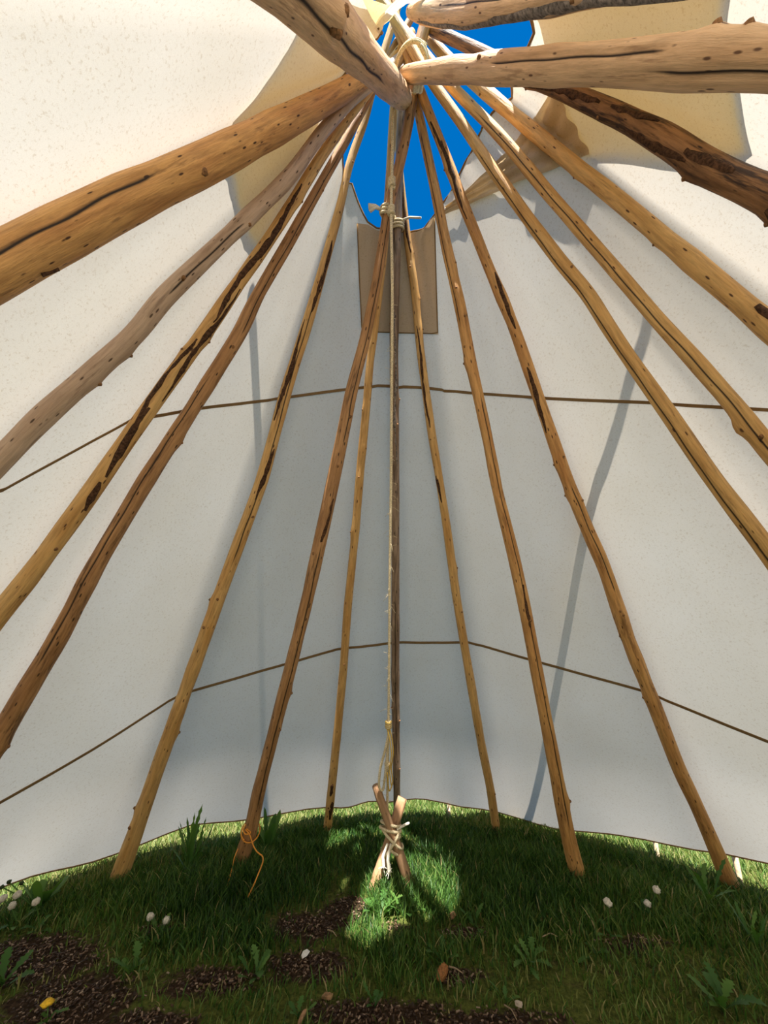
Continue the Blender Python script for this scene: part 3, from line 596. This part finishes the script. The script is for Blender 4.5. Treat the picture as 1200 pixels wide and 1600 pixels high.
tubes('rope_turns', [(coil(xk + [0, 0, .05], (.25, .15, 1), .068, 2.1, .03, 70), .0085), (coil(xk + [0, 0, -.01], (.75, .1, .8), .085, 1.3, .04, 50), .008), (coil(xk + [.01, 0, -.02], (-.7, .1, .6), .09, 1.2, .03, 50), .008)], M_ROPE, xr)
tubes('rope_end', [(resample([xk + [-.02, -.08, 0], xk + [-.05, -.09, -.06], xk + [-.045, -.085, -.12]], 12), np.linspace(.007, .011, 12)), (resample([xk + [0, -.08, 0], xk + [-.02, -.10, -.07], xk + [-.01, -.09, -.14]], 12), np.linspace(.007, .013, 12))] + strand_ends(np.array([xk + [-.045, -.085, -.10], xk + [-.045, -.085, -.115], xk + [-.012, -.09, -.12], xk + [-.01, -.09, -.135], xk + [-.01, -.09, -.14]]), 26, .035, 8), M_ROPE_WHITE, xr, 5)
tubes('rope_tail', [(resample([xk + [.04, -.05, .06], xk + [.09, -.04, .08], xk + [.12, 0, .075]], 10), .0075)], M_ROPE_WHITE, xr)

# ---------------------------------------------------------------- orange cord on the foot of a pole
pO, dO, rO = pole_at('B', 1298)
oc = thing('orange_cord', 'thin orange cord looped round a pole foot, its two ends trailing into the grass', 'cord', tuple(pO))
def near_b(x, y, d): return EYE + ray(x, y) * (np.linalg.norm(pO - EYE) - d)
tubes('cord_loop', [(coil(pO, dO + np.array([.0, -.35, 0]), rO + .014, 1.15, .012, 40, 1.1), .0042)], M_ORANGE, oc)
k_ = [near_b(*q, rO + .02) for q in ((384, 1288), (379, 1297), (383, 1304), (391, 1303), (392, 1299), (385, 1295))]
tubes('cord_knot', [(resample(k_, 24, 2), .0045)], M_ORANGE, oc)
g1 = [near_b(383, 1296, rO + .02), near_b(390, 1303, rO + .025), near_b(395, 1320, rO + .03), near_b(401, 1331, rO + .04), near_b(411, 1338, .12), near_b(411, 1347, .16)] + [on_ground(x, y, z) for x, y, z in ((405, 1362, .10), (397, 1382, .06), (387, 1402, .02))]
g2 = [near_b(372, 1326, rO + .01), near_b(366, 1340, rO + .01)] + [on_ground(x, y, z) for x, y, z in ((363, 1356, .06), (359, 1370, .04), (355, 1384, .02))]
tubes('cord_end', [(resample(g1, 60, 5), .004)], M_ORANGE, oc); tubes('cord_end', [(resample(g2, 30, 3), .003)], M_ORANGE, oc)

# ---------------------------------------------------------------- pegs round the hem
PEGS = [(702, 1270, 'pale wooden tent peg under the canvas hem just right of the crossed stakes'), (801, 1290, 'pale wooden tent peg with a rope loop, just right of a slim pole foot'),
        (1017, 1326, 'pale wooden tent peg midway between the two thick right hand poles'), (1136, 1350, 'pale wooden tent peg half hidden behind the rightmost pole foot'),
        (438, 1283, 'wooden tent peg in shade outside the hem, right of the pole with orange cord')]
for x, y, lb in PEGS:
    g = on_ground(x, y, .02); h = hit(x, y - 12); hem = cover(h[0], t_bot(h[0])); out = np.array([*(g[:2] - CEN), 0]); out /= np.linalg.norm(out)
    base = np.array([*(hem[:2] + out[:2] * .05), -.04]); top = base + np.array([out[0] * .04, out[1] * .04, .20])
    o = thing('tent_peg', lb, 'peg', tuple(base), 'tent pegs along the hem'); P = resample([base, (base + top) / 2, top], 10)
    v, f = tube_data(P, np.r_[np.linspace(.014, .019, 8), .020, .015], 8); mesh_obj('shaft', v, f, M_PEG, o)
    lpz = np.array([hem + [0, 0, .01], hem * .5 + top * .5 + [.012, 0, -.03], top + out * .018 + [0, 0, -.05], hem * .5 + top * .5 + [-.012, 0, -.035], hem + [0, 0, .005]])
    tubes('cord_loop', [(resample(lpz, 24, 2), .005)], M_ROPE, o, 6)

# ---------------------------------------------------------------- poles outside that hold the smoke flaps (their shadows soak through the canvas)
def outside_pole(label, pa, pb, va, vb, seed):
    A_ = cover(*hit(*pa)) + SUN * va; B_ = cover(*hit(*pb)) + SUN * vb; u = (B_ - A_) / np.linalg.norm(B_ - A_)
    foot = A_ - u * (A_[2] / u[2]); P = resample([foot - u * .03, A_, B_, B_ + u * .15], 60); r = np.random.default_rng(seed)
    P[1:-1] += r.normal(0, .004, (58, 3)); P = resample(P, 60, 3)
    a = thing('smoke_flap_pole', label, 'pole', tuple(foot)); seg = 12; T, N, B = frames(P); R = np.linspace(.028, .02, 60); al = np.arange(seg) / seg * 2 * math.pi
    V = P[:, None, :] + R[:, None, None] * (np.cos(al)[None, :, None] * N[:, None, :] + np.sin(al)[None, :, None] * B[:, None, :])
    gr = np.stack([np.cos(al)[None] * R[:, None], np.sin(al)[None] * R[:, None], np.linspace(0, 1.6, 60)[:, None] + 0 * al[None]], -1)
    Fc = [(i * seg + j, i * seg + (j + 1) % seg, (i + 1) * seg + (j + 1) % seg, (i + 1) * seg + j) for i in range(59) for j in range(seg)] + [tuple(reversed(range(seg))), tuple(59 * seg + j for j in range(seg))]
    mesh_obj('shaft', V.reshape(-1, 3), Fc, wood('pale', seed), a, attrs={'grain': ('FLOAT_VECTOR', gr.reshape(-1, 3))})
outside_pole('slim pole outside the canvas at right, seen only as a long shadow through the cloth', (835, 1245), (1003, 540), 1.1, 1.1, 41)
outside_pole('slim pole outside the canvas at left, seen only as a faint shadow through the cloth', (404, 690), (393, 500), .9, .9, 42)

# ---------------------------------------------------------------- plants
M_LEAF = leaf_mat('broad_weed_leaf', [(0.03, 0.085, 0.018), (0.06, 0.15, 0.03), (0.13, 0.24, 0.05)], .3)
M_GRASS = leaf_mat('grass_blade', [(0.014, 0.045, 0.010), (0.040, 0.105, 0.018), (0.085, 0.17, 0.03), (0.20, 0.24, 0.065), (0.36, 0.29, 0.14)], .3)
M_PUFF = plain('seed_head_fluff', (0.62, 0.57, 0.48), 1.0, 120, 0.25, 0.8)
M_PETAL = plain('yellow_petal', (0.85, 0.50, 0.03), 0.7, 120, 0.2)
M_BUD = plain('dark_bud', (0.03, 0.045, 0.015), 0.8, 120, 0.3)
def leaf_geo(base, az, ln, wd, lift, teeth, droop, seed):
    r = np.random.default_rng(seed); n = 15 if teeth else 10; t = np.linspace(0, 1, n); d = np.array([math.sin(az), math.cos(az), 0]); sd_ = np.array([math.cos(az), -math.sin(az), 0])
    mid = base + d * (ln * np.sin(t * (1.2 - .35 * lift)) * (1 - .35 * lift))[:, None] + np.array([0, 0, 1.]) * (ln * (lift * t - droop * t * t))[:, None] + sd_ * (.06 * ln * np.sin(t * 3 + seed))[:, None]
    w = wd * np.sin(math.pi * np.clip(.05 + .93 * t, 0, 1)) ** .8 * (.35 + .85 * t)
    if teeth: w = w * (1 - .45 * (np.arange(n) % 2)) * (1 + .15 * r.normal(0, 1, n))
    w[0] = wd * .12; w[-1] = wd * .03; up = np.array([0, 0, .22])
    V = np.stack([mid + sd_ * w[:, None] + up * w[:, None], mid, mid - sd_ * w[:, None] + up * w[:, None]], 1).reshape(-1, 3)
    Fc = [(3 * i + a, 3 * i + a + 1, 3 * i + 4 + a, 3 * i + 3 + a) for i in range(n - 1) for a in (0, 1)]
    tone = np.repeat(np.clip(.35 + .3 * t + r.uniform(-.25, .35), 0, 1), 3); return V, Fc, tone
def plant(name, label, cat, px, nleaf, ln, wd, lift, teeth, seed, heads=(), group=None, spread=math.pi * 2, az0=0.0, yellow=False, buds=()):
    r = np.random.default_rng(seed); b = on_ground(*px); b[2] = float(hz(b[0], b[1])) - .022; o = thing(name, label, cat, tuple(b), group)
    for i in range(nleaf):
        az = az0 + spread * i / nleaf + r.uniform(-.3, .3); V, Fc, tn = leaf_geo(b + np.array([r.uniform(-.015, .015), r.uniform(-.015, .015), 0]), az, ln * r.uniform(.65, 1.15), wd * r.uniform(.7, 1.15), lift * r.uniform(.7, 1.25), teeth, .35 * r.uniform(.6, 1.3), seed * 31 + i)
        mesh_obj('leaf', V, Fc, M_LEAF, o, attrs={'tone': ('FLOAT', tn)})
    for hx, hy in list(heads) + list(buds):
        Yh = b[1] + r.uniform(-.05, .05); top = on_plane_y(hx, hy, Yh); st = resample([b, (b * .5 + top * .5) + np.array([r.uniform(-.02, .02), 0, .01]), top], 12, 2)
        v, f = tube_data(st, .0028, 5); m_ = mesh_obj('stem', v, f, M_LEAF, o, attrs={'tone': ('FLOAT', np.full(len(v), .7))})
        bud = (hx, hy) in buds; rad = .011 if bud else (.019 if not yellow else .022); V, Fc = [], []; nl, nm = 7, 10
        for i in range(nl + 1):
            for j in range(nm):
                th = math.pi * i / nl; rr = rad * (1 + .12 * r.normal()); V.append(top + rr * np.array([math.sin(th) * math.cos(j * .628), math.sin(th) * math.sin(j * .628), (math.cos(th)) * (.45 if yellow else .85)]))
        Fc = [(i * nm + j, i * nm + (j + 1) % nm, (i + 1) * nm + (j + 1) % nm, (i + 1) * nm + j) for i in range(nl) for j in range(nm)]
        mesh_obj('bud' if bud else ('flower_head' if yellow else 'seed_head'), V, Fc, M_BUD if bud else (M_PETAL if yellow else M_PUFF), o)
    return o
plant('dandelion', 'leafy dandelion glowing in the pool of sunlight before the stakes', 'plant', (592, 1428), 9, .21, .030, .75, True, 1)
plant('dandelion', 'small dandelion with pale leaves right of the bright one, at the sun pool edge', 'plant', (634, 1424), 6, .17, .022, .7, True, 2)
plant('dandelion', 'tall dark weed with upright leaves between the two left pole feet', 'plant', (295, 1356), 18, .29, .018, 1.25, True, 3)
plant('dock_plant', 'broad leaved dock plant against the canvas hem at far left', 'plant', (62, 1420), 15, .20, .030, 1.0, False, 4, buds=((14, 1378), (3, 1386), (34, 1380)))
plant('dandelion', 'dandelion with three pale seed heads at the left edge', 'plant', (30, 1440), 5, .15, .02, .8, True, 5, heads=((4, 1404), (19, 1415), (27, 1398)))
plant('dandelion', 'dandelion with one seed head, in front of the dock plant', 'plant', (64, 1448), 4, .13, .018, .7, True, 6, heads=((56, 1409),))
plant('dandelion', 'dandelion with two low seed heads in the soil below the leftmost pole foot', 'plant', (246, 1462), 7, .15, .02, .65, True, 7, heads=((235, 1432), (260, 1438)))
plant('dandelion', 'dandelion with one pale seed head left of the rightmost pole foot', 'plant', (953, 1462), 3, .13, .017, .6, True, 8, heads=((950, 1410),))
plant('dandelion', 'dandelion with two close seed heads before the rightmost pole foot', 'plant', (1022, 1440), 5, .14, .02, .75, True, 9, heads=((1026, 1390), (1012, 1412)))
plant('dandelion', 'dandelion with long serrated leaves growing round the rightmost pole foot', 'plant', (1112, 1410), 10, .27, .022, .9, True, 10)
plant('dandelion', 'dandelion with spread leaves in the open grass right of centre', 'plant', (828, 1500), 9, .17, .024, .6, True, 11)
plant('dandelion', 'dandelion with two long leaves midway between the stakes and the right edge', 'plant', (925, 1488), 3, .15, .022, .55, True, 12)
plant('dandelion', 'large dandelion near the lower right corner', 'plant', (1130, 1575), 11, .21, .028, .8, True, 13)
plant('dandelion', 'dandelion in the grass below the sun pool', 'plant', (690, 1490), 6, .13, .018, .7, True, 14)
plant('dandelion', 'dandelion in the grass left of the white paper scrap', 'plant', (395, 1520), 8, .15, .024, .7, True, 15)
plant('dandelion', 'dandelion on the dark soil at lower left', 'plant', (205, 1512), 8, .15, .022, .7, True, 16)
plant('dandelion', 'dandelion with broad leaves cut by the left edge', 'plant', (12, 1530), 6, .19, .03, .8, True, 17)
plant('dandelion', 'dandelion at the bottom edge left of centre', 'plant', (585, 1560), 5, .10, .016, .8, True, 18)
plant('dandelion', 'yellow flowering dandelion at the bottom left corner', 'plant', (76, 1586), 5, .09, .016, .6, True, 19, heads=((75, 1567),), yellow=True)
plant('dandelion', 'dandelion with folded leaf at the bottom edge, left of centre', 'plant', (470, 1580), 5, .10, .018, .8, True, 20)
plant('dandelion', 'leafy weed right of the pole with the orange cord', 'plant', (420, 1322), 8, .26, .03, 1.2, False, 21)
plant('dandelion', 'dandelion by the right edge with long grassy leaves', 'plant', (1185, 1480), 8, .2, .016, 1.0, True, 22)
plant('dandelion', 'small dandelion at the bottom edge right of centre', 'plant', (790, 1560), 4, .10, .014, .7, True, 23)
plant('dandelion', 'dandelion in shade left of the rear right pole foot', 'plant', (740, 1440), 5, .13, .02, .7, True, 24)

# ---------------------------------------------------------------- things lying on the ground
def gz(p, dz=0.0): p = np.array(p, float); p[2] = float(hz(p[0], p[1])) - .02 + dz; return p
pc = gz(on_ground(690, 1524)); cone_o = thing('pine_cone', 'small orange brown pine cone lying in the moss at the bottom of the picture', 'pine cone', tuple(pc))
M_CONE = plain('cone_scale', (0.30, 0.13, 0.045), .8, 150, .4)
ax_ = np.array([.55, .80, .12]); ax_ /= np.linalg.norm(ax_); u_ = np.cross(ax_, [0, 0, 1]); u_ /= np.linalg.norm(u_); w_ = np.cross(u_, ax_)
cp = pc + np.array([0, 0, .026]); tt = np.linspace(-1, 1, 9); v, f = tube_data(cp + ax_ * (tt * .034)[:, None], .015 * np.sqrt(1 - .97 * tt ** 2), 10); mesh_obj('core', v, f, M_CONE, cone_o)
for i in range(64):
    q = -.95 + 1.9 * i / 63; a = i * 2.39996; rr = .0175 * math.sqrt(1 - .9 * q * q); d = math.cos(a) * u_ + math.sin(a) * w_; sdv = np.cross(ax_, d); c = cp + ax_ * q * .034 + d * rr * .7
    V = [c - sdv * .006, c + sdv * .006, c + sdv * .0065 + d * .007 + ax_ * .007, c + d * .010 + ax_ * .010, c - sdv * .0065 + d * .007 + ax_ * .007, c + d * .004 - ax_ * .002]
    mesh_obj('scale', V, [(0, 1, 2, 3, 4), (0, 5, 1), (1, 5, 2), (2, 5, 3), (3, 5, 4), (4, 5, 0)], M_CONE, cone_o, smooth=False)
def chip(name, label, cat, px, lx, ly, lz, rz, mat, lift=.012, tilt=.2):
    c = gz(on_ground(*px), lift); r = np.random.default_rng(px[0]); V = []
    for z in (-1, 1):
        for x, y in ((-1, -.7), (.1, -1), (1, -.5), (.85, .8), (-.2, 1), (-.95, .55)): V.append((x * lx / 2 * (1 + .1 * r.normal()), y * ly / 2 * (1 + .1 * r.normal()), z * lz / 2 + .002 * r.normal()))
    V = np.array(V); V[:, 2] += V[:, 0] * tilt; cz, sz = math.cos(rz), math.sin(rz); V = np.stack([V[:, 0] * cz - V[:, 1] * sz, V[:, 0] * sz + V[:, 1] * cz, V[:, 2]], 1) + c
    o = mesh_obj(name, V - c, [(5, 4, 3, 2, 1, 0), (6, 7, 8, 9, 10, 11)] + [(i, (i + 1) % 6, 6 + (i + 1) % 6, 6 + i) for i in range(6)], mat, smooth=False); o.location = c; return tag(o, label, cat)
M_PAPER = plain('paper_scrap', (0.72, 0.70, 0.68), .8, 60, .1); M_CHIP = plain('wood_chip', (0.33, 0.19, 0.10), .9, 90, .3); M_PALE = plain('pale_chip', (0.55, 0.45, 0.36), .9, 90, .2)
chip('paper_scrap', 'white scrap of paper lying on the dark soil left of centre', 'paper', (477, 1491), .035, .03, .003, .6, M_PAPER, .02, .25)
chip('wood_chip', 'brown square wood chip near the bottom edge, left of the pine cone', 'wood chip', (512, 1553), .045, .032, .010, -.5, M_CHIP)
chip('wood_chip', 'pale wood chip in the shade just right of the sun pool', 'wood chip', (708, 1430), .034, .03, .012, .2, M_CHIP, .03)
chip('pale_pebble', 'pale pebble in the moss right of the pine cone', 'pebble', (811, 1571), .028, .018, .012, -.6, M_PALE, .02)
chip('wood_chip', 'reddish wood chip at the bottom edge below the paper scrap', 'wood chip', (472, 1588), .05, .02, .008, 1.2, M_CHIP)
def twig(label, pts, rad):
    P = resample([gz(on_ground(x, y), z) for x, y, z in pts], 16, 2); v, f = tube_data(P, np.linspace(rad, rad * .5, 16), 6)
    c = P[0]; o = mesh_obj('twig', np.array(v) - c, f, M_TWIG); o.location = c; tag(o, label, 'twig')
M_TWIG = plain('dry_twig', (0.30, 0.22, 0.14), .9, 120, .3)
twig('forked dry twig just right of the pine cone', [(702, 1510, .02), (712, 1517, .03), (724, 1521, .02)], .004)
twig('thin dry twig below the sun pool', [(630, 1472, .02), (637, 1480, .03), (640, 1484, .02)], .003)
twig('dry grass stalk lying at the bottom edge right of centre', [(788, 1570, .015), (800, 1585, .03), (808, 1597, .02)], .003)
twig('dry twig lying in the grass right of the spread dandelion', [(848, 1471, .03), (862, 1470, .04), (872, 1472, .03)], .003)
twig('dry twig on the dark soil left of the sun pool', [(512, 1452, .015), (520, 1458, .025), (526, 1462, .015)], .004)
# bark mulch: thousands of chips on the bare soil
def mulch():
    r = np.random.default_rng(12); n = 16000; x = r.uniform(-2.6, 2.6, n * 3); y = r.uniform(1.7, 3.1, n * 3); k = r.random(n * 3) < np.clip((bare(x, y) - .35) * 1.8, 0, 1); x, y = x[k][:n], y[k][:n]; n = len(x)
    lx, ly, lz = r.uniform(.005, .019, n), r.uniform(.003, .008, n), r.uniform(.0015, .004, n); a = r.uniform(0, math.pi, n); ti = r.normal(0, .3, n)
    cu = np.array([(-1, -1, -1), (1, -.8, -1), (.9, 1, -1), (-1, .8, -1), (-1, -.8, 1), (.9, -1, 1), (1, .8, 1), (-.9, 1, 1)], float)
    P = cu[None] * np.stack([lx, ly, lz], 1)[:, None, :] * .5; P[..., 2] += P[..., 0] * ti[:, None]
    ca, sa = np.cos(a)[:, None], np.sin(a)[:, None]; P = np.stack([P[..., 0] * ca - P[..., 1] * sa, P[..., 0] * sa + P[..., 1] * ca, P[..., 2]], -1) + np.stack([x, y, hz(x, y) - .02 + .006 + r.uniform(0, .008, n)], 1)[:, None, :]
    q = np.array([(0, 3, 2, 1), (4, 5, 6, 7), (0, 1, 5, 4), (1, 2, 6, 5), (2, 3, 7, 6), (3, 0, 4, 7)]); Fc = (q[None] + (np.arange(n) * 8)[:, None, None]).reshape(-1, 4)
    o = mesh_obj('bark_mulch', P.reshape(-1, 3), Fc.tolist(), leaf_mat('mulch_chip', [(.03, .016, .010), (.09, .05, .03), (.20, .125, .08), (.36, .26, .19)], .0), smooth=False, attrs={'tone': ('FLOAT', np.repeat(r.random(n) ** 2.4, 8))})
    o['kind'] = 'stuff'; tag(o, 'brown bark mulch strewn over the bare soil patches', 'mulch')
mulch()

# ---------------------------------------------------------------- grass
def grass():
    r = np.random.default_rng(21); n0 = 420000; x = r.uniform(-4.3, 4.3, n0); y = r.uniform(1.5, 6.0, n0)
    vis = (np.abs(x) < 1.12 * (y * .94 - .2)) & (np.hypot(x - CEN[0], y - CEN[1]) < 4.6)
    B = bare(x, y); inside = np.hypot(x - CEN[0], y - CEN[1]) < 2.7
    clump = vnoise(x, y, 6.5, 9); dens = np.where(inside, np.clip((y - 1.75) / .75, .45, 1) * np.clip(1.15 - 1.75 * B, .05, 1) * np.clip(.35 + 1.1 * clump, 0, 1), .75) * np.where(y > 4.9, .45, 1)
    k = vis & (r.random(n0) < dens * .8); x, y, B, inside, clump = x[k], y[k], B[k], inside[k], clump[k]; n = len(x)
    h = np.where(inside, .028 + (.03 + .05 * np.clip((y - 2.1) / .7, 0, 1)) * np.clip(1 - 1.3 * B, 0, 1) * (.5 + .7 * clump), .055) * r.uniform(.55, 1.25, n) * np.where(inside & (np.hypot(x - CEN[0], y - CEN[1]) > 2.35), .62, 1)
    w = r.uniform(.0017, .0042, n) * np.where(y > 3.6, 1.25, 1); az = r.uniform(0, 2 * math.pi, n); ben = r.uniform(.15, .9, n) * h; fa = r.uniform(0, math.pi, n)
    d = np.stack([np.sin(az), np.cos(az), 0 * az], 1); sd_ = np.stack([np.cos(fa), np.sin(fa), 0 * az], 1); p = np.stack([x, y, hz(x, y) - .022], 1); up = np.array([0, 0, 1.])
    lv = [(0, 1.0), (.45, .85), (.8, .5)]; rows = []
    for t, ww in lv:
        c = p + d * (ben * t * t)[:, None] + up * (h * t)[:, None]; rows += [c + sd_ * (w * ww)[:, None], c - sd_ * (w * ww)[:, None]]
    rows.append(p + d * ben[:, None] + up * (h * .97)[:, None]); V = np.stack(rows, 1).reshape(-1, 3)
    base = (np.arange(n) * 7)[:, None]; quads = np.concatenate([base + np.array([[0, 1, 3, 2]]), base + np.array([[2, 3, 5, 4]])]); tris = base + np.array([[4, 5, 6]])
    me = bpy.data.meshes.new('grass'); nq, ntr = len(quads), len(tris)
    me.vertices.add(len(V)); me.vertices.foreach_set('co', V.astype(np.float32).ravel())
    li = np.concatenate([quads.ravel(), tris.ravel()]).astype(np.int32); me.loops.add(len(li)); me.loops.foreach_set('vertex_index', li)
    me.polygons.add(nq + ntr); me.polygons.foreach_set('loop_start', np.concatenate([np.arange(nq) * 4, nq * 4 + np.arange(ntr) * 3]).astype(np.int32))
    me.polygons.foreach_set('use_smooth', [True] * (nq + ntr)); me.update(calc_edges=True)
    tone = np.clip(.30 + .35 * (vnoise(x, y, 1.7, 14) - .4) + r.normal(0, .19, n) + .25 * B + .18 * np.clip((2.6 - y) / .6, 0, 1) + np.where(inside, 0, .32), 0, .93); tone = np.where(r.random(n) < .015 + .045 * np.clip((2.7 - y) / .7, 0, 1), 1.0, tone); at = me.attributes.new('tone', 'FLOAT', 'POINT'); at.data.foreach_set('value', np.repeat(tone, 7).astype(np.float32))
    me.materials.append(M_GRASS); o = bpy.data.objects.new('grass', me); COL.objects.link(o); o['kind'] = 'stuff'; tag(o, 'green grass growing inside the tipi and on the lawn beyond the hem', 'grass'); print('blades', n)
grass()
